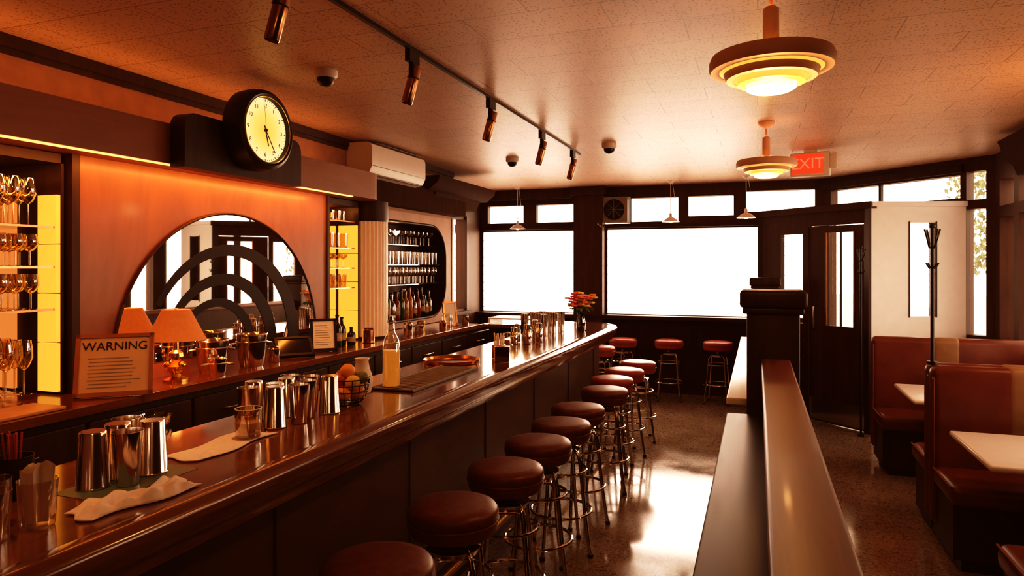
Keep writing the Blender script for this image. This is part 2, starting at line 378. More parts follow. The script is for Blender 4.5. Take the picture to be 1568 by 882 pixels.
m=MB(); m.box(-2.925,-2.91,-.5,4.5,2.211,2.2195,STRIP); m.build('led_strip')
pts=[(2.76,2.2),(3.72,2.2),(3.72,2.40)]+[(3.65+.07*math.cos(a*pi/16),2.42+.07*math.sin(a*pi/16)) for a in range(0,9)]+[(2.83,2.49)]+[(2.83-.07*math.sin(a*pi/16),2.42+.07*math.cos(a*pi/16)) for a in range(0,9)]
m=MB(); m.prism(pts,'x',-2.898,-2.80,W_DARK); m.build('clock_plaque')
m=MB(); m.lathe([(.10,-.11),(.22,-.11),(.25,-.09),(.255,-.02),(.245,.03),(.222,.045),(.20,.035),(.197,.01)],(0,0,0),BLACK,48,cap=False)
m.lathe([(0,.012),(.2,.012)],(0,0,0),CLOCKF,48,cap=False)
for k in range(60):
    a=2*pi*k/60; T=Matrix.Rotation(-a,4,'Z'); w=.004 if k%5==0 else .0015; L0=.178 if k%5==0 else .183
    m.box(-w/2,w/2,L0,.192,.0125,.0145,BLACK,T)
m.box(-.004,.004,-.03,.10,.016,.018,BLACK,Matrix.Rotation(-math.radians(164),4,'Z'))
m.box(-.003,.003,-.03,.155,.019,.021,BLACK,Matrix.Rotation(-math.radians(147),4,'Z'))
m.box(-.001,.001,-.04,.15,.022,.023,BLACK,Matrix.Rotation(math.radians(6),4,'Z'))
m.cyl((0,0,.012),.01,.014,BLACK,16)
m.ring((0,0,.038),.206,.004,BRASS,48)
clock=m.build('wall_clock',(-2.70,3.24,2.47),(pi/2,0,pi/2)); clock.scale=(.93,.93,.95)
for h in range(1,13):
    a=2*pi*h/12; text(str(h),.036,BLACK,clock,(.152*math.sin(a),.152*math.cos(a),.0135),'numeral_%d'%h,.0005)

def bay(name,y0,y1,panels,sidepan):
    m=MB(); m.box(-3.6,-3.56,y0,y1,1.075,2.2,W_DARK)
    m.box(-3.56,-3.555,y0,y1,1.075,2.15,MIRROR)
    m.box(-3.6,-3.305,y0-.03,y0,1.075,2.215,W_DARK); m.box(-3.6,-3.305,y1,y1+.02,1.075,2.215,W_DARK); m.box(-3.6,-3.12,y0,y1,2.17,2.215,W_DARK)
    m.box(-3.305,-3.12,y1,y1+.015,1.075,2.17,W_DARK)
    for a,b in panels:
        for k in range(4): m.box(-3.555,-3.54,a,b,1.09+k*.235,1.315+k*.235,AMBER)
    for a,b,mt in sidepan:
        for k in range(4): m.box(a,b,y1-.02,y1,1.085+k*.235,1.315+k*.235,mt)
    m.build(name)
bay('display_bay_cabinet',.7,2.33,[(1.55,1.7),(.9,1.05)],[(-3.25,-3.125,AMBER),(-3.53,-3.42,AMBERD)])
bay('display_bay_cabinet',4.48,4.9,[(4.5,4.64)],[(-3.30,-3.125,AMBER),(-3.53,-3.34,AMBER)])
m=MB()
for z in (1.48,1.68,1.87): m.box(-3.52,-3.14,.72,2.31,z-.008,z,GLASS); m.box(-3.14,-3.135,.72,2.31,z-.009,z+.001,COPPER)
m.build('bay_glass_shelves')
m=MB()
for z in (1.51,1.67,1.83,2.05): m.box(-3.52,-3.14,4.49,4.87,z-.008,z,GLASS); m.box(-3.14,-3.135,4.49,4.87,z-.009,z+.001,COPPER)
m.build('bay_glass_shelves')
def wine(h=.17,r=.035): return [(r*.9,0),(r*.85,.003),(.004,.006),(.004,h*.45),(r*.6,h*.52),(r,h*.68),(r*.95,h*.85),(r*.8,h)]
def tumbler(h=.1,r=.038): return [(r*.8,0),(r*.85,.01),(r,h)]
def coupe(h=.14,r=.045): return [(r*.7,0),(r*.65,.003),(.004,.006),(.004,h*.6),(r*.5,h*.66),(r*.9,h*.8),(r,h)]
def fill(m,xs,y0,y1,z,prof,step,mat,seg=12):
    for x in xs:
        y=y0
        while y<=y1:
            m.lathe(prof,(x+random.uniform(-.008,.008),y+random.uniform(-.006,.006),z+.0005),mat,seg,cap=False); y+=step
m=MB()
XS=(-3.18,-3.25,-3.32,-3.39,-3.46)
fill(m,XS,1.0,2.28,1.87,wine(.22,.034),.072,GLASSA,14)
fill(m,XS,1.0,2.28,1.68,wine(.15,.034),.072,GLASSA,14)
fill(m,XS,1.0,2.28,1.48,wine(.165,.034),.072,GLASSA,14)
fill(m,XS,1.0,2.28,1.09,wine(.25,.036),.08,GLASSA,14)
m.build('shelf_glassware')
m=MB()
fill(m,(-3.2,-3.31,-3.42),4.54,4.83,2.05,tumbler(.08,.034),.08,GLASSA); fill(m,(-3.2,-3.31,-3.42),4.54,4.83,1.83,tumbler(.12,.036),.085,GLASSA)
fill(m,(-3.2,-3.31,-3.42),4.54,4.83,1.67,coupe(.11,.036),.085,GLASSA); fill(m,(-3.2,-3.31,-3.42),4.54,4.83,1.51,tumbler(.11,.036),.085,GLASSA)
m.build('shelf_glassware')
m=MB()
fill(m,(-3.38,-3.47),5.2,6.72,1.90,coupe(.14,.045),.10,GLASS); fill(m,(-3.38,-3.46,-3.54),5.05,6.88,1.70,tumbler(.13,.036),.085,GLASS); fill(m,(-3.38,-3.46,-3.54),5.05,6.88,1.50,wine(.17,.036),.085,GLASS)
m.build('niche_glassware')
def bottle(h=.3,r=.037,neck=.013): return [(r*.9,0),(r,.008),(r,h*.58),(r*.85,h*.66),(neck,h*.76),(neck,h*.97),(neck*1.2,h*.97),(neck*1.2,h)]
BMATS=[GLASSD,pm('whiskey_amber',(.35,.12,.02),.12),pm('bottle_green',(.02,.05,.02),.1),pm('bottle_black',(.01,.008,.008),.1),pm('bottle_red',(.2,.02,.01),.12),GLASS]
LABEL=pm('bottle_label',(.42,.28,.18),.7,var=.4,scale=40)
m=MB()
for x in (-3.38,-3.5):
    y=5.25
    while y<6.72:
        h=random.uniform(.22,.32); r=random.uniform(.032,.04)
        m.lathe(bottle(h,r),(x,y,1.145),random.choice(BMATS),14); 
        if random.random()<.7: m.lathe([(r+.001,h*.2),(r+.001,h*random.uniform(.35,.5))],(x,y,1.145),LABEL,14,cap=False)
        m.cyl((x,y,1.145+h),.013,.012,BLACK,10); y+=random.uniform(.085,.1)
m.build('liquor_bottles')
m=MB(); N=112; pts=[]
for k in range(N+1):
    a=-pi/2+pi*k/N; rr=.142+.016*abs(math.sin(k*pi/8))
    pts.append((-3.14+rr*math.cos(a),5.10+rr*math.sin(a)))
pts+= [(-3.29,5.245),(-3.29,4.955)]
m.prism(pts,'z',1.09,2.06,FLUTE)
m.lathe([(.165,0),(.17,.02),(.16,.02)],(-3.14,5.10,1.0705),W_DARK,32); m.lathe([(.16,0),(.165,.02),(.16,.17)],(-3.14,5.10,2.06),W_DARK,32)
m.build('fluted_glass_column')

m=MB(); m.box(-3.56,-2.75,-1.5,6.72,1.03,1.07,W_TOP)
m.box(-3.55,-2.80,-1.5,6.70,.1,1.03,W_DARK); m.box(-3.5,-2.86,-1.5,6.7,0,.1,BLACK)
y=-1.4
while y<6.5:
    m.rbox(-2.80,-2.782,y+.01,y+.59,.80,.99,.005,W_DARK,1); m.rbox(-2.80,-2.782,y+.01,y+.59,.13,.78,.005,W_DARK,1)
    m.tube([(-2.782,y+.22,.9),(-2.755,y+.24,.9),(-2.755,y+.36,.9),(-2.782,y+.38,.9)],.006,STEEL); y+=.6
m.build('back_bar_counter',bevel=.003)

# ---------------------------------------------------------------- bar
path=[(-1.37,-1.8)]+[(-1.37,k*1.0) for k in range(-1,7)]+[(-1.77+.4*math.cos(a*pi/24),6.9+.4*math.sin(a*pi/24)) for a in range(13)]+[(-2.3,7.3),(-2.75,7.3)]
m=MB()
inner=[(-2.75,6.72),(-2.02,6.72),(-2.02,-1.8)]
m.prism([(p[0],p[1]) for p in path]+inner,'z',1.035,1.07,W_TOP)
prof=[(-.06,1.071),(-.02,1.076),(.005,1.07),(.018,1.052),(.016,1.03),(0,1.012),(-.004,.99),(-.02,.975),(-.03,.955),(-.035,.935),(-.06,.93),(-.17,.93)]
m.sweep(path,prof,W_TOP,True)
m.sweep(path,[(-.17,.95),(-.17,.16),(-.15,.14),(-.15,0)],W_BAR)
m.sweep(path,[(-.17,.93),(-.155,.93),(-.155,.87),(-.17,.86)],W_DARK)
for k in range(9): m.box(-1.541,-1.535,-.95+k*.95,-.94+k*.95,.14,.88,W_DARK)
m.box(-2.0,-1.9,-1.8,6.7,0,1.03,W_DARK); m.box(-2.75,-2.0,7.0,7.1,0,1.03,W_DARK)
m.box(-2.0,-1.56,-1.8,6.75,.5,.53,W_DARK)
m.build('bar_counter')
m=MB(); m.tube([(-1.40,y*.5,.2) for y in range(-3,14)],.02,BRASS,10)
for k in range(7): m.tube([(-1.40,k*1.05-.4,.2),(-1.535,k*1.05-.4,.2)],.012,BRASS)
m.build('bar_foot_rail')

# ---------------------------------------------------------------- stools
def stool(seatmat,name='bar_stool'):
    m=MB(); R=.178
    m.lathe([(.05,.655),(.165,.655),(.172,.665),(R,.69),(R,.70),(R-.004,.705),(R,.712),(R,.738),(R-.012,.754),(R-.05,.762),(0,.765)],(0,0,0),seatmat,40,cap=False)
    m.ring((0,0,.703),R-.001,.0045,LEATHER,40)
    m.lathe([(0,.64),(.12,.64),(.12,.657)],(0,0,0),BLACK,24,cap=False)
    m.cyl((0,0,.56),.02,.09,CHROME,16)
    m.lathe([(.03,.56),(.10,.575),(.11,.60),(.03,.61)],(0,0,0),CHROME,24)
    for k in range(4):
        a=pi/4+k*pi/2; c,s=math.cos(a),math.sin(a)
        m.tube([(r*c,r*s,z) for r,z in ((.09,.60),(.115,.585),(.13,.54),(.145,.40),(.165,.22),(.19,.06),(.20,.012))],.011,CHROME,10)
        m.cyl((.2*c,.2*s,0),.016,.02,BLACK,12)
    m.ring((0,0,.48),.150,.008,CHROME,36); m.ring((0,0,.24),.178,.009,CHROME,36)
    return m.build(name)
st=stool(LEATHER); first=True
for i,(x,y) in enumerate([(-1.12,1.87),(-1.115,2.42),(-1.10,2.97),(-1.10,3.47),(-1.10,3.92),(-1.12,4.40),(-1.09,5.10)]):
    if first: st.location=(x,y,0); first=False
    else: dup(st,(x,y,0),random.uniform(0,1.5))
sr=stool(REDV); sr.location=(-1.14,5.62,0)
for x,y in [(-1.13,6.12),(-1.10,6.66),(-1.72,7.78),(-1.63,8.72),(-1.05,8.74),(-.46,8.74)]: dup(sr,(x,y,0),random.uniform(0,1.5))

# ---------------------------------------------------------------- divider
m=MB()
m.box(.045,.135,-1.5,3.78,0,1.15,W_DARK); m.rbox(.017,.158,-1.5,3.795,1.15,1.20,.010,W_CAP)
m.box(.045,.135,4.05,8.08,0,1.15,W_DARK); m.rbox(.017,.158,4.045,8.1,1.15,1.20,.010,W_CAP)
for k in range(7): m.box(.135,.145,-1.2+k*.72,-1.2+k*.72+.6,.15,1.05,W_FRAME)
m.build('partition_wall')
m=MB()
m.box(-.03,.044,-1.5,3.78,0,.87,W_DARK); m.rbox(-.155,.044,-1.5,3.78,.87,.91,.012,W_RAIL); m.box(-.12,-.03,-1.5,3.7,.80,.87,W_DARK)
m.build('drink_rail')
m=MB(); m.rbox(-.175,.044,4.2,7.9,.87,.91,.01,LAMIN); m.box(-.05,.044,4.2,7.9,.0,.87,W_DARK)
m.build('white_topped_ledge')
def post(y):
    m=MB(); m.rbox(-.055,.205,y-.12,y+.12,0,1.46,.01,W_DARK); m.rbox(-.09,.24,y-.15,y+.15,1.462,1.555,.02,W_DARK); m.rbox(-.075,.225,y-.135,y+.135,1.43,1.465,.01,W_DARK)
    return m.build('partition_post')
post(3.92); post(8.25)

# ---------------------------------------------------------------- booths
def bench(facing,ys,x0=.97):
    m=MB(); f=facing
    a,b=sorted((ys,ys+f*.11)); m.rbox(x0,2.12,a,b,.12,1.08,.05,LEATHER_D,4)
    m.rbox(1.36,1.60,a-.004,b+.004,.42,1.084,.052,TANV,4)
    m.tube([(x0+.015,(a+b)/2-.045,.2),(x0+.015,(a+b)/2-.045,1.0),(x0+.02,(a+b)/2,1.06),(x0+.015,(a+b)/2+.045,1.0),(x0+.015,(a+b)/2+.045,.2)],.008,LEATHER,8)
    a,b=sorted((ys+f*.08,ys+f*.52)); m.rbox(x0+.01,2.12,a,b,.36,.48,.045,LEATHER_D,4)
    m.tube([(x0+.013,a+.02,.465),(x0+.013,b-.02,.465)],.007,LEATHER,8)
    a,b=sorted((ys+f*.02,ys+f*.47)); m.box(x0+.03,2.12,a,b,.06,.37,W_DARK); m.box(x0+.07,2.12,a,b,0,.06,BLACK)
    return m
bench(-1,4.845,.985).build('booth_bench'); bench(1,4.855,.985).build('booth_bench')
bench(-1,6.68,.92).build('booth_bench'); bench(1,3.02).build('booth_bench')
def table(y):
    m=MB(); m.rbox(1.02,2.13,y-.37,y+.37,.72,.75,.012,LAMIN); m.box(1.025,2.13,y-.365,y+.365,.726,.738,STEEL)
    m.cyl((1.6,y,.02),.035,.70,BLACK,16); m.lathe([(.22,0),(.22,.012),(.05,.03)],(1.6,y,0),BLACK,24)
    return m.build('booth_table')
table(4.12); table(5.78)
def coatpole(x,y,zt,z0=0):
    m=MB(); m.tube([(0,0,z0),(0,0,zt)],.011,BLACK,10); m.cyl((0,0,z0),.03,.02,BLACK); m.sph((0,0,zt),.018,BLACK)
    for a in (0,pi/2,pi,3*pi/2):
        c,s=math.cos(a+.4),math.sin(a+.4)
        m.tube([(0,0,zt-.14),(.02*c,.02*s,zt-.13),(.035*c,.035*s,zt-.07),(.05*c,.05*s,zt-.02)],.006,BLACK)
        m.tube([(0,0,zt-.24),(.02*c,.02*s,zt-.26),(.04*c,.04*s,zt-.23)],.006,BLACK)
    return m.build('coat_pole',(x,y,0))
coatpole(1.015,4.85,1.93,1.075); coatpole(.96,7.52,1.87)

# ---------------------------------------------------------------- vestibule
A=Vector((.06,8.58));B=Vector((1.06,7.64));C=Vector((1.96,7.95)); L1=(B-A).length
m=MB(); T=m.holes(A,B,.06,0,2.28,[(L1*.19,L1*.41,1.05,2.04),(L1*.46,L1*.965,0,2.12)],W_FRAME)
m.box(-.03,L1+.03,-.04,.08,2.26,2.33,W_FRAME,T); m.box(L1*.19,L1*.41,.03,.034,1.05,2.04,PANE,T)
for z in (.2,.62): m.box(L1*.06,L1*.42,-.012,0,z,z+.34,W_FRAME,T)
m.box(.0,.08,8.58,9.2,0,2.28,W_DARK)
m.build('wall_vestibule_front')
m=MB(); a0,a1=L1*.465,L1*.96
m.box(a0,L1*.62,.01,.05,.01,2.11,W_FRAME,T); m.box(L1*.87,a1,.01,.05,.01,2.11,W_FRAME,T); m.box(L1*.62,L1*.87,.01,.05,.01,1.05,W_FRAME,T); m.box(L1*.62,L1*.87,.01,.05,2.04,2.11,W_FRAME,T)
m.box(L1*.62,L1*.87,.028,.032,1.05,2.04,PANE,T)
m.box(a0+.01,a1-.01,.004,.01,.03,.26,STEEL,T)
for q in (.62,.865): m.box(L1*q-.008,L1*q+.008,.0,.012,1.04,2.05,COPPER,T)
m.box(L1*.735,L1*.745,.02,.04,1.05,2.04,W_DARK,T)
m.tube([T@Vector((L1*.54,.0,1.0)),T@Vector((L1*.54,-.05,1.02)),T@Vector((L1*.54,-.05,1.25)),T@Vector((L1*.54,.0,1.27))],.009,STEEL)
m.build('door_1')
m=MB(); L2=(C-B).length
T=m.holes(B,C,.06,0,2.28,[(L2*.40,L2*.69,1.18,2.12)],PAINT); m.box(-.02,L2,-.03,.08,2.28,2.33,PAINT,T)
m.box(L2*.40,L2*.69,.03,.034,1.18,2.12,PANE,T); m.box(-.03,.0,-.02,.07,0,2.3,W_DARK,T)
for q in (.40,.68): m.box(L2*q,L2*q+.012,-.008,.06,1.17,2.13,W_DARK,T)
m.build('wall_vestibule_side')

# ---------------------------------------------------------------- ceiling things
def pendant(x,y,zb):
    m=MB()
    m.lathe([(.19,.075),(.208,.072),(.215,.055),(.215,.028),(.210,.02),(.18,.018),(.178,.028),(.204,.034),(.204,.056),(.19,.062)],(0,0,0),SHADEG,56,cap=False)
    m.lathe([(.05,.10),(.10,.092),(.19,.075)],(0,0,0),SHADEG,56,cap=False)
    m.lathe([(.165,.012),(.155,-.012),(.13,-.014),(.13,.006)],(0,0,0),SHADEG,48,cap=False)
    m.lathe([(.185,.022),(.165,.010)],(0,0,0.002),PGLOWY,48,cap=False)
    m.lathe([(.15,-.006),(.12,-.012),(.115,-.03),(.095,-.036),(.085,-.026)],(0,0,0),PGLOWY,48,cap=False)
    m.lathe([(.09,-.022),(.085,-.048),(.07,-.056),(0,-.056)],(0,0,0),PGLOW,40,cap=False)
    m.lathe([(.028,.10),(.028,.24),(.016,.25),(.014,.25)],(0,0,0),SHADEG,20,cap=False)
    m.cyl((0,0,.24),.007,H-zb-.27,SHADEG,12); m.lathe([(.015,-.05),(.055,-.02),(.06,0)],(0,0,H-zb-.001),SHADEG,28)
    o=m.build('pendant_lamp',(x,y,zb))
    light('pendant_bulb','POINT',(x,y,zb-.12),8,(1,.60,.28),shadow_soft_size=.06)
    light('pendant_uplight','POINT',(x,y,zb+.14),3,(1,.52,.22),shadow_soft_size=.04)
    return o
pendant(.045,2.64,2.37); pendant(.06,5.44,2.40); pendant(.045,-.3,2.38)  # last pendant is added unseen behind the camera, as warm ceiling fill
def cone(x,y,z):
    m=MB(); m.lathe([(.015,.11),(.02,.06),(.05,.05),(.11,.0),(.105,.0),(.045,.04)],(0,0,0),WHITE,28,cap=False); m.sph((0,0,.015),.03,PGLOW)
    m.cyl((0,0,.1),.004,H-z-.12,WHITE,8); m.tube([(0,0,.12),(.05,0,.3),(.02,0,H-z-.01)],.003,WHITE,6); m.lathe([(.02,-.03),(.05,0)],(0,0,H-z-.001),WHITE,16)
    return m.build('cone_pendant_lamp',(x,y,z))
cone(-3.07,8.75,2.19); cone(-1.03,8.75,2.24); cone(-.13,8.6,2.26)
m=MB(); m.box(-1.612,-1.592,-1.5,6.35,H-.018,H,BLACK); m.build('track_rail')
for y in (1.0,2.0,3.0,4.05,5.15,6.1):
    m=MB(); m.box(-.014,.014,-.05,.05,-.06,-.0,BLACK); m.box(-.012,.012,-.016,.016,-.13,-.04,BLACK)
    T=Matrix.Translation((0,.02,-.11))@Matrix.Rotation(math.radians(13),4,'Y')@Matrix.Rotation(math.radians(-6),4,'X')
    m.lathe([(.0,.04),(.026,.04),(.028,.03),(.028,-.145),(.025,-.15),(.022,-.12),(0,-.12)],(0,0,0),BRONZE,24,T,cap=False)
    m.lathe([(0,-.119),(.022,-.119)],(0,0,0),PGLOW,20,T,cap=False); m.ring((0,0,-.02),.029,.003,BLACK,24,T)
    m.build('track_spotlight',(-1.602,y,H-.0185))
    light('track_spot_beam','SPOT',(-1.68,y+.02,H-.32),20,(1,.60,.32),target=(-2.25,y+.1,1.0),spot_size=math.radians(75),spot_blend=.6,shadow_soft_size=.03)
def dome(x,y,n='security_dome_camera'):
    m=MB(); m.lathe([(.065,0),(.065,-.03),(.055,-.045)],(0,0,0),WHITE,28); m.lathe([(.048,-.044),(.045,-.065),(.03,-.082),(0,-.09)],(0,0,0),BLACK,24,cap=False)
    m.build(n,(x,y,H))
dome(-2.24,3.19); dome(-2.3,6.4); dome(-1.23,5.94)
m=MB(); m.rbox(-.17,.17,-.05,.05,-.12,.10,.012,WHITE); m.box(-.15,.12,-.055,-.05,-.10,.085,REDL); m.box(-.05,.05,-.04,.04,.1,.125,WHITE); m.rbox(.17,.23,-.04,.04,-.06,.08,.01,WHITE)
ex=m.build('exit_sign',(.46,6.9,2.635),(0,0,math.radians(-14)))
text('EXIT',.14,pm('exit_letter',(.9,.4,.3),.5,emit=(1,.3,.2),es=.4),ex,(-.015,-.057,-.01),'exit_lettering',.001,(pi/2,0,0))
m=MB(); pts=[(-3.3,2.735),(-3.10,2.735),(-3.06,2.715),(-3.05,2.68),(-3.05,2.53),(-3.08,2.47),(-3.16,2.45),(-3.3,2.45)]
m.prism(pts,'y',5.0,5.98,WHITE); m.box(-3.052,-3.046,5.01,5.97,2.53,2.534,GREY); m.box(-3.11,-3.075,5.05,5.93,2.459,2.467,GREY); m.box(-3.2,-3.06,5.1,5.9,2.7345,2.739,GREY)
m.build('wall_air_conditioner',bevel=.004)
m=MB(); m.box(-1.99,-1.63,9.05,9.25,2.27,2.61,GREY); T=Matrix.Translation((-1.81,9.045,2.44))@Matrix.Rotation(pi/2,4,'X')
for r in (.04,.07,.10,.13): m.ring((0,0,0),r,.004,BLACK,28,T)
m.lathe([(0,-.002),(.14,-.002)],(0,0,0),BLACK,28,T,cap=False)
for k in range(8): m.tube([(0,0,.004),(.13*math.cos(k*pi/4),.13*math.sin(k*pi/4),.004)],.003,GREY,6,False,T)
m.tube([(-1.99,9.1,2.3),(-2.02,8.99,2.25),(-1.93,8.98,2.19),(-1.90,8.98,2.27)],.005,WHITE,6)
m.build('window_fan_unit')

# ---------------------------------------------------------------- bar-top objects
ZB=1.0715
def tin(inv=True,h=.165):
    m=MB()
    if inv: m.lathe([(.042,0),(.0435,.003),(.042,.006),(.034,h-.004),(.032,h),(0,h)],(0,0,0),STEEL,28,cap=False)
    else: m.lathe([(0,0),(.028,0),(.030,.004),(.041,h),(.039,h),(.028,.01),(0,.01)],(0,0,0),STEEL,28,cap=False)
    return m.build('cocktail_shaker_tin')
ta=tin(True,.155); tb=tin(False,.15); ta.location=(-1.725,1.38,ZB); tb.location=(-1.655,1.43,ZB)
for k,(x,y) in enumerate([(-1.685,1.54),(-1.80,1.55),(-1.745,1.475),(-1.82,2.10),(-1.72,2.13),(-1.68,2.22),(-1.77,2.19),(-1.71,2.31),(-1.81,2.31),(-1.77,2.41),(-1.68,2.42),(-1.86,2.40),(-1.88,2.2)]):
    dup((ta,tb)[k%2],(x,y,ZB))
def glassobj(name,prof,loc,mat=GLASS,extra=None):
    m=MB(); m.lathe(prof,(0,0,0),mat,28,cap=False); m.lathe([(0,.004),(prof[0][0],.004)],(0,0,0),mat,28,cap=False)
    if extra: extra(m)
    return m.build(name,loc)
TH=[(.034,0),(.036,.01),(.042,.11),(.040,.11),(.033,.015)]
def nap(m):
    R0=Matrix.Rotation(math.radians(54),4,'Z')
    for k in range(7):
        n=8; ph=k*1.3; w=.030; top=.15-.01*k+random.uniform(-.008,.008); vs=[];fs=[]
        for i in range(n+1):
            u=i/n*2-1; yy=-.018+.006*k+.004*math.sin(u*5+ph)
            vs+= [(u*w*.75,yy*.8,.012),(u*w*1.15,yy*1.3+.004*math.sin(u*4+ph),top+.012*math.sin(u*3+ph))]
        for i in range(n): fs.append((2*i,2*i+2,2*i+3,2*i+1))
        m.add(vs,fs,PAPER,True,R0)
glassobj('napkin_glass',TH,(-1.59,1.13,ZB),GLASS,nap)
glassobj('drinking_glass',TH,(-1.60,1.03,ZB)); glassobj('drinking_glass',TH,(-1.69,1.09,ZB))
def straws(m):
    for k in range(16):
        a=random.uniform(0,2*pi); r=random.uniform(.0,.028); m.tube([(r*.6*math.cos(a),r*.6*math.sin(a),.01),(r*1.3*math.cos(a),r*1.3*math.sin(a),.17+random.uniform(-.01,.01))],.003,REDV,6)
glassobj('red_straw_cup',TH,(-1.84,1.25,ZB),BLACK,straws)
ROCK=[(.04,0),(.043,.008),(.046,.1),(.0435,.1),(.038,.02)]
def ice(m):
    m.lathe([(0,.012),(.037,.012),(.041,.052),(0,.052)],(0,0,0),DRINK,24,cap=False); m.rbox(-.02,.015,-.02,.012,.045,.075,.005,GLASSA)
    m.ring((0,0,.1),.0447,.0014,LAMIN,28)
glassobj('rocks_glass',ROCK,(-1.69,1.95,ZB+.009),GLASSA,ice)
glassobj('cocktail_glass',coupe(.13,.05),(-1.83,1.68,ZB),GLASSA); glassobj('cocktail_glass',coupe(.10,.04),(-1.74,1.61,ZB),GLASSA)
def towel(name,x0,x1,y0,y1,rz,seed,h=.018):
    random.seed(seed); n,k=60,24; vs=[];fs=[]
    for i in range(n+1):
        for j in range(k+1):
            u=i/n;v=j/k; e=min(u,1-u,.12)/.12; f=min(v,1-v,.15)/.15
            z=.002+h*(.3*e*f+.4*abs(math.sin(v*7+u*4+seed))*e*f+.35*max(0,math.sin(u*17+v*6))*f*e+.2*math.sin(u*31+v*19)*e*f)
            w=.012*math.sin(u*8+seed)
            vs.append(((x0-x1)/2+(x1-x0)*v+w,(y0-y1)/2+(y1-y0)*u+.01*math.sin(v*7),max(.002,z)))
    for i in range(n):
        for j in range(k): a=i*(k+1)+j; fs.append((a,a+1,a+k+2,a+k+1))
    m=MB(); m.add(vs,fs,CLOTH,True); o=m.build(name,((x0+x1)/2,(y0+y1)/2,ZB),(0,0,rz))
    md=o.modifiers.new('solid','SOLIDIFY'); md.thickness=.003; md.offset=1
towel('bar_towel',-1.575,-1.47,1.19,1.50,-.15,3,.024); towel('bar_towel',-1.78,-1.64,1.66,2.04,.05,5,.003)
m=MB(); m.rbox(-1.78,-1.59,1.3,1.62,ZB-.0012,ZB-.0001,.0004,GREENM,1); m.build('green_bar_mat')
m=MB(); m.box(-1.80,-1.56,2.93,3.74,ZB,ZB+.006,BLACK)
for i in range(26):
    m.box(-1.795,-1.565,2.94+i*.031,2.95+i*.031,ZB+.006,ZB+.011,GREY)
m.box(-1.80,-1.79,2.93,3.74,ZB+.006,ZB+.014,GREY); m.box(-1.57,-1.56,2.93,3.74,ZB+.006,ZB+.014,GREY); m.build('rubber_service_mat')
m=MB(); m.lathe([(.040,0),(.044,.006),(.044,.20),(.036,.235),(.018,.27),(.016,.315),(.02,.318),(.02,.33),(.014,.33)],(0,0,0),GLASS,28,cap=False)
m.lathe([(0,.004),(.041,.004),(.0415,.18),(0,.18)],(0,0,0),JUICE,28,cap=False); m.cyl((0,0,.33),.012,.02,STEEL,12)
m.build('juice_bottle',(-1.72,3.0,ZB+.012))
m=MB(); m.lathe([(0,0),(.04,0),(.05,.03),(.052,.07),(.035,.12),(.03,.15),(.036,.165),(.03,.165),(.026,.15)],(0,0,0),PAPER,28,cap=False); m.tube([(.03,0,.14),(.07,0,.13),(.075,0,.08),(.05,0,.05)],.006,PAPER)
m.build('ceramic_pitcher',(-1.80,2.86,ZB),(0,0,2.2))
m=MB()
for z,r in ((.004,.055),(.03,.075),(.06,.088),(.09,.094),(.115,.096)): m.ring((0,0,z),r,.0028,BLACK,32)
for k in range(16):
    a=2*pi*k/16; m.tube([(r*math.cos(a),r*math.sin(a),z) for r,z in ((.0,.003),(.055,.004),(.075,.03),(.088,.06),(.096,.115))],.002,BLACK,6)
for (x,y,z,r,mt) in ((.035,.02,.05,.038,ORANGE),(-.035,.025,.05,.037,APPLE),(0,-.04,.05,.038,ORANGE),(.04,-.02,.1,.034,LEMON),(-.03,-.02,.105,.036,APPLE),(0,.04,.11,.035,LIME),(.0,0,.145,.034,ORANGE),(-.05,.03,.12,.028,LIME),(.055,.03,.115,.03,LIME)):
    m.sph((x,y,z),r,mt,16,(1,1,.95))
m.build('fruit_basket',(-1.71,2.60,ZB))
m=MB(); m.lathe([(0,0),(.16,0),(.17,.004),(.178,.022),(.182,.022),(.175,.0)],(0,0,0),COPPER,48,cap=False); m.build('round_copper_tray',(-1.83,3.95,ZB+.001))
m=MB(); m.box(-.035,.035,-.035,.035,0,.09,BRASS)
for k in range(14): 
    a=random.uniform(-.02,.02);b=random.uniform(-.025,.025); m.box(a-.004,a+.004,b-.004,b+.004,.02,.16+random.uniform(-.02,.01),PAPER,Matrix.Rotation(a*4,4,'Y'))
m.build('straw_caddy',(-1.62,4.24,ZB))
m=MB(); m.box(-.045,.045,-.025,-.022,0,.10,CHROME); m.box(-.045,.045,.022,.025,0,.10,CHROME); m.box(-.045,.045,-.025,.025,0,.004,CHROME); m.box(-.043,.043,-.02,.02,.004,.095,PAPER)
m.build('napkin_holder',(-1.54,4.08,ZB),(0,0,.5))
def jar(x,y,h=.13):
    m=MB(); m.lathe([(.03,0),(.032,.005),(.032,h*.7),(.024,h*.78)],(0,0,0),GLASSA,20); m.lathe([(0,.004),(.029,.004),(.029,h*.5),(0,h*.5)],(0,0,0),BMATS[1],16,cap=False); m.lathe([(.026,h*.78),(.026,h),(0,h+.01)],(0,0,0),CHROME,20,cap=False)
    m.build('condiment_shaker',(x,y,ZB))
jar(-1.79,5.02); jar(-1.70,5.07,.15); jar(-1.73,5.2,.12); jar(-1.83,5.2,.14); jar(-1.80,4.9,.1); jar(-1.66,5.25,.15); jar(-1.75,5.42,.16)
m=MB()
for i in range(15):
    x=-1.94+.09*(i%3)+.01*(i//3); y=5.72+.1*(i//3); m.lathe(tumbler(.19-.02*(i%2),.036),(x,y,ZB),GLASS if i%2 else STEEL,18,cap=False)
m.build('tall_bar_glasses')
m=MB(); m.lathe([(.035,0),(.042,.01),(.045,.08),(.03,.14),(.04,.19),(.037,.19),(.026,.14)],(0,0,0),GLASSD,24,cap=False)
random.seed(11)
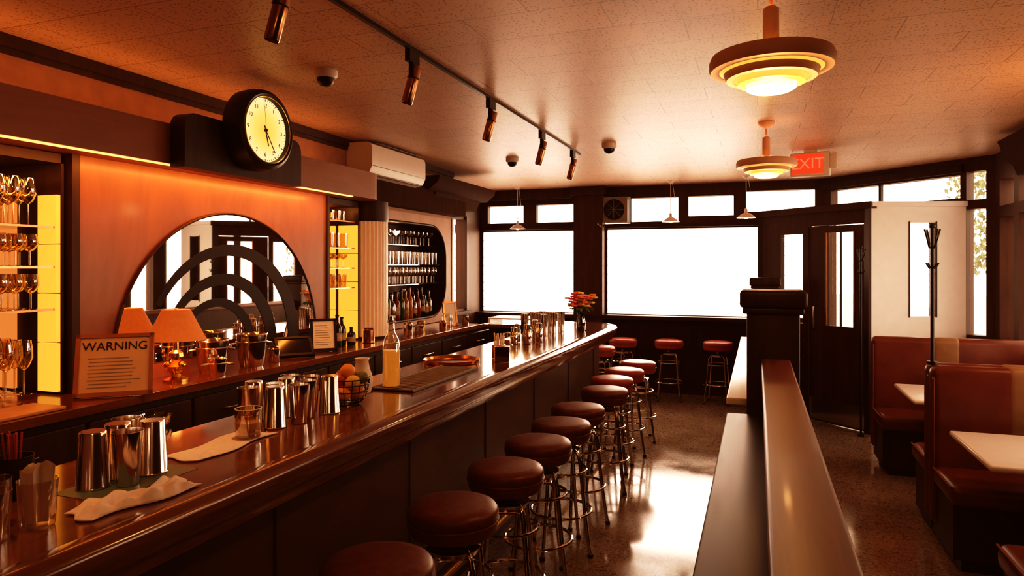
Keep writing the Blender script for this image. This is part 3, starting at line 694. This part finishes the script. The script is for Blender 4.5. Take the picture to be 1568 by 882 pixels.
for k in range(40):
    a=random.uniform(0,2*pi); r=random.uniform(.01,.13); h=random.uniform(.25,.39)-r*.4
    p=(r*math.cos(a),r*math.sin(a),h); m.tube([(0,0,.05),(p[0]*.3,p[1]*.3,.18),p],.0025,LEAF,5)
    mt=random.choice((PETALR,PETALO,PETALY,PETALR,PETALO,PETALY))
    for q in range(6):
        b=2*pi*q/6; m.sph((p[0]+.018*math.cos(b),p[1]+.018*math.sin(b),p[2]),.017,mt,8,(1,1,.6))
    m.sph(p,.01,PETALY,8)
for k in range(18):
    a=random.uniform(0,2*pi); T=Matrix.Translation((.05*math.cos(a),.05*math.sin(a),.22))@Matrix.Rotation(a,4,'Z')@Matrix.Rotation(random.uniform(-.5,.6),4,'Y')
    m.add([(0,0,0),(.04,.018,.01),(.09,0,0),(.04,-.018,.01)],[(0,1,2,3)],LEAF,True,T)
m.build('flower_vase',(-1.58,6.32,ZB))
m=MB()
for k in range(5): m.box(-2.72,-2.1,6.80+k*.08,6.83+k*.08,ZB+.05,ZB+.062,LAMIN)
for x in (-2.7,-2.12): m.box(x-.01,x+.01,6.78,7.16,ZB,ZB+.05,LAMIN)
m.build('slatted_service_rack')

# ---------------------------------------------------------------- back counter objects
def frame_sign(w,h,framemat,face):
    m=MB(); m.box(-w/2,w/2,-.012,0,0,h,face)
    for a in ((-w/2-.012,-w/2+.006,-.018,.008,-.012,h+.012),(w/2-.006,w/2+.012,-.018,.008,-.012,h+.012),(-w/2-.012,w/2+.012,-.018,.008,-.012,.008),(-w/2-.012,w/2+.012,-.018,.008,h-.006,h+.012)): m.box(*a,framemat)
    m.box(-.03,.03,.0,.012,.0,h*.8,BLACK,Matrix.Rotation(-.35,4,'X'))
    return m
WARNP=pm('warning_paper',(.55,.36,.25),.7,var=.05)
m=frame_sign(.30,.27,W_SOFFIT,WARNP)
for i in range(9): m.box(-.11+(i%2)*.005,.11-random.uniform(0,.06),-.0135,-.012,.165-i*.017,.169-i*.017,GREY)
ws=m.build('warning_sign',(-2.83,2.37,1.085),(math.radians(-16),0,math.radians(42)))
text('WARNING',.056,BLACK,ws,(0,-.0135,.222),'warning_lettering',.001,(pi/2,0,0))
m=frame_sign(.22,.15,BLACK,BMATS[3]); m.build('tablet_screen',(-2.90,3.80,1.085),(math.radians(-50),0,math.radians(50)))
m=frame_sign(.16,.21,BLACK,PAPER)
for i in range(9): m.box(-.06,.06-random.uniform(0,.04),-.0135,-.012,.17-i*.017,.173-i*.017,GREY)
m.build('framed_menu',(-2.92,4.14,1.085),(math.radians(-14),0,math.radians(45)))
m=frame_sign(.13,.22,COPPER,PAPER); m.build('framed_menu',(-3.0,6.45,1.085),(math.radians(-12),0,math.radians(50)))
m=MB(); m.lathe([(.15,.22),(.145,.225),(.07,.38),(.068,.38)],(0,0,0),LSHADE,40,cap=False); m.lathe([(0,.385),(.01,.385),(.01,.36)],(0,0,0),BRASS,10,cap=False)
m.lathe([(.065,0),(.065,.012),(.03,.025),(.025,.04),(.045,.06),(.05,.08),(.03,.10),(.022,.115),(.038,.13),(.035,.15),(.015,.165),(.012,.24)],(0,0,0),BRASS,28)
for k in range(3):
    a=2*pi*k/3; m.sph((.04*math.cos(a),.04*math.sin(a),.085),.022,BRASS)
m.build('table_lamp',(-2.92,2.82,1.0705))
light('table_lamp_bulb','POINT',(-2.92,2.82,1.34),2.6,(1,.45,.16),shadow_soft_size=.03)
def bucket(x,y,r,h,n='ice_bucket'):
    m=MB(); m.lathe([(0,0),(r*.75,0),(r*.9,h*.3),(r,h),(r*1.05,h+.004),(r*1.03,h+.01),(r*.95,h),(r*.7,.02),(0,.02)],(0,0,0),STEEL,36,cap=False); m.ring((0,0,h*.8),r*1.0,.004,STEEL,36)
    for s in (-1,1): m.tube([(s*r*.97,-.02,h*.75),(s*(r+.03),-.02,h*.72),(s*(r+.03),.02,h*.72),(s*r*.97,.02,h*.75)],.005,STEEL)
    m.build(n,(x,y,1.0705),(0,0,.8))
bucket(-2.92,3.40,.09,.19); bucket(-2.96,3.12,.09,.18); bucket(-2.83,3.02,.05,.09,'steel_pot')
m=MB()
for k,(x,y,h) in enumerate([(-3.0,4.42,.24),(-3.02,4.51,.22),(-2.98,4.58,.14)]):
    m.lathe(bottle(h,.034),(x,y,1.0705),BMATS[3],16); m.lathe([(.035,h*.2),(.035,h*.45)],(x,y,1.0705),LABEL,16,cap=False)
m.build('wine_bottles')
m=MB()
for k,(x,y,h,r,mt) in enumerate([(-2.93,4.75,.12,.05,COPPER),(-2.93,6.2,.14,.045,GLASS),(-2.96,6.32,.12,.04,GLASS),(-2.92,5.6,.08,.04,STEEL),(-2.98,5.75,.10,.04,BRASS),(-2.9,6.6,.1,.035,STEEL),(-2.9,5.35,.12,.04,STEEL),(-2.85,5.95,.09,.035,COPPER),(-2.9,3.58,.1,.035,STEEL)]):
    m.lathe([(r*.9,0),(r,.005),(r,h*.85),(r*.8,h*.92),(r*.85,h),(0,h)],(x,y,1.0705),mt,20)
m.build('counter_jars')
m=MB(); m.rbox(-2.98,-2.78,1.55,2.10,1.0705,1.085,.004,LINEN); m.build('cutting_board')
m=MB()
for k in range(6): m.lathe(bottle(.2+.02*(k%2),.03),(-2.86-.02*(k%2),1.08+k*.085,1.0705),BMATS[k%5],14)
m.build('bitters_bottles')
m=MB(); m.box(-2.35,-2.04,-1,6.3,.76,.80,BLACK); m.box(-2.35,-2.33,-1,6.3,.55,.80,BLACK)
for y in (-.9,2,4,6.2): m.tube([(-2.32,y,0),(-2.32,y,.76)],.015,STEEL)
m.build('underbar_speed_rail')

# ---------------------------------------------------------------- outside
m=MB(); m.box(-30,40,9.6,50,-.25,-.15,pm('street_concrete',(.4,.38,.36),.8)); m.box(2.4,40,-10,9.6,-.25,-.15,pm('sidewalk_concrete',(.45,.42,.4),.8)); m.build('street')
random.seed(3)
m=MB(); m.lathe([(.12,0),(.09,2.5),(.05,3.6)],(0,0,0),W_FRAME,12)
LEAFB=pm('street_leaf',(.17,.19,.11),.6,var=.4)
vs=[];fs=[]
for k in range(2600):
    a=random.uniform(0,2*pi); r=1.15*random.random()**.5; z=random.uniform(1.7,4.4); c=Vector((r*math.cos(a),r*math.sin(a),z))
    R=Euler((random.uniform(0,6),random.uniform(0,6),random.uniform(0,6))).to_matrix(); o=len(vs)
    for p in ((-.07,0,0),(0,.035,0),(.07,0,0),(0,-.035,0)): vs.append(c+R@Vector(p))
    fs.append((o,o+1,o+2,o+3))
m.add(vs,fs,LEAFB)
m.build('street_tree',(4.7,15.7,-.15))

# ---------------------------------------------------------------- lights
w=bpy.data.worlds.new('world'); S.world=w; w.use_nodes=True
bg=w.node_tree.nodes['Background']; bg.inputs[0].default_value=(1,.86,.78,1); bg.inputs[1].default_value=5.5
def portal(loc,target,sx,sy):
    o=light('window_portal','AREA',loc,1,(1,1,1),target,shape='RECTANGLE',size=sx,size_y=sy); o.data.cycles.is_portal=True
portal((2.2,5.6,1.6),(0,5.6,1.6),4.4,1.8); portal((1.5,8.6,1.5),(.5,7.6,1.5),2.0,2.6); portal((-1.5,9.26,2.45),(-1.5,5,2.45),4.6,.5)
o=light('led_strip_glow','AREA',(-2.93,2.0,2.2),18,(1,.38,.10),shape='RECTANGLE',size=.04,size_y=4.8); o.rotation_euler=Euler((0,math.radians(22),0))
cv=light('cove_glow','AREA',(-3.08,2.3,2.46),4,(1,.43,.14),shape='RECTANGLE',size=.06,size_y=4.6); cv.rotation_euler=Euler((0,math.radians(180-20),0))
light('bay_lamp','POINT',(-3.3,1.5,2.12),4.5,(1,.5,.18),shadow_soft_size=.05)
light('bay_lamp','POINT',(-3.3,4.68,2.14),1.6,(1,.5,.18),shadow_soft_size=.02)
light('niche_lamp','POINT',(-3.4,6.0,2.05),1.5,(1,.8,.65),shadow_soft_size=.05)
light('corner_sconce_glow','POINT',(1.75,4.4,2.3),12,(1,.5,.18),shadow_soft_size=.08)

# ---------------------------------------------------------------- camera
cd=bpy.data.cameras.new('camera'); cam=bpy.data.objects.new('camera',cd); COL.objects.link(cam)
cam.location=(0,0,1.68); cam.rotation_euler=(pi/2,0,math.radians(19.8)); cd.sensor_width=36; cd.lens=24.0; cd.shift_y=-.021; cd.clip_start=.05
S.camera=cam
vs_=S.view_settings
vs_.view_transform='Standard'; vs_.look='None'; vs_.exposure=0.12
# warm film response
vs_.use_curve_mapping=True
cm=vs_.curve_mapping
def setc(i,pts):
    c=cm.curves[i]; c.points[0].location=pts[0]; c.points[-1].location=pts[-1]
    for p in pts[1:-1]: c.points.new(*p)
setc(0,[(0,.005),(.05,.062),(.2,.235),(.5,.555),(1,1)])
setc(1,[(0,.001),(.05,.041),(.2,.176),(.5,.48),(1,1)])
setc(2,[(0,0),(.05,.028),(.2,.132),(.5,.44),(1,1)])
setc(3,[(0,0),(.02,.011),(.06,.048),(.2,.210),(.5,.59),(1,1)])
cm.update()
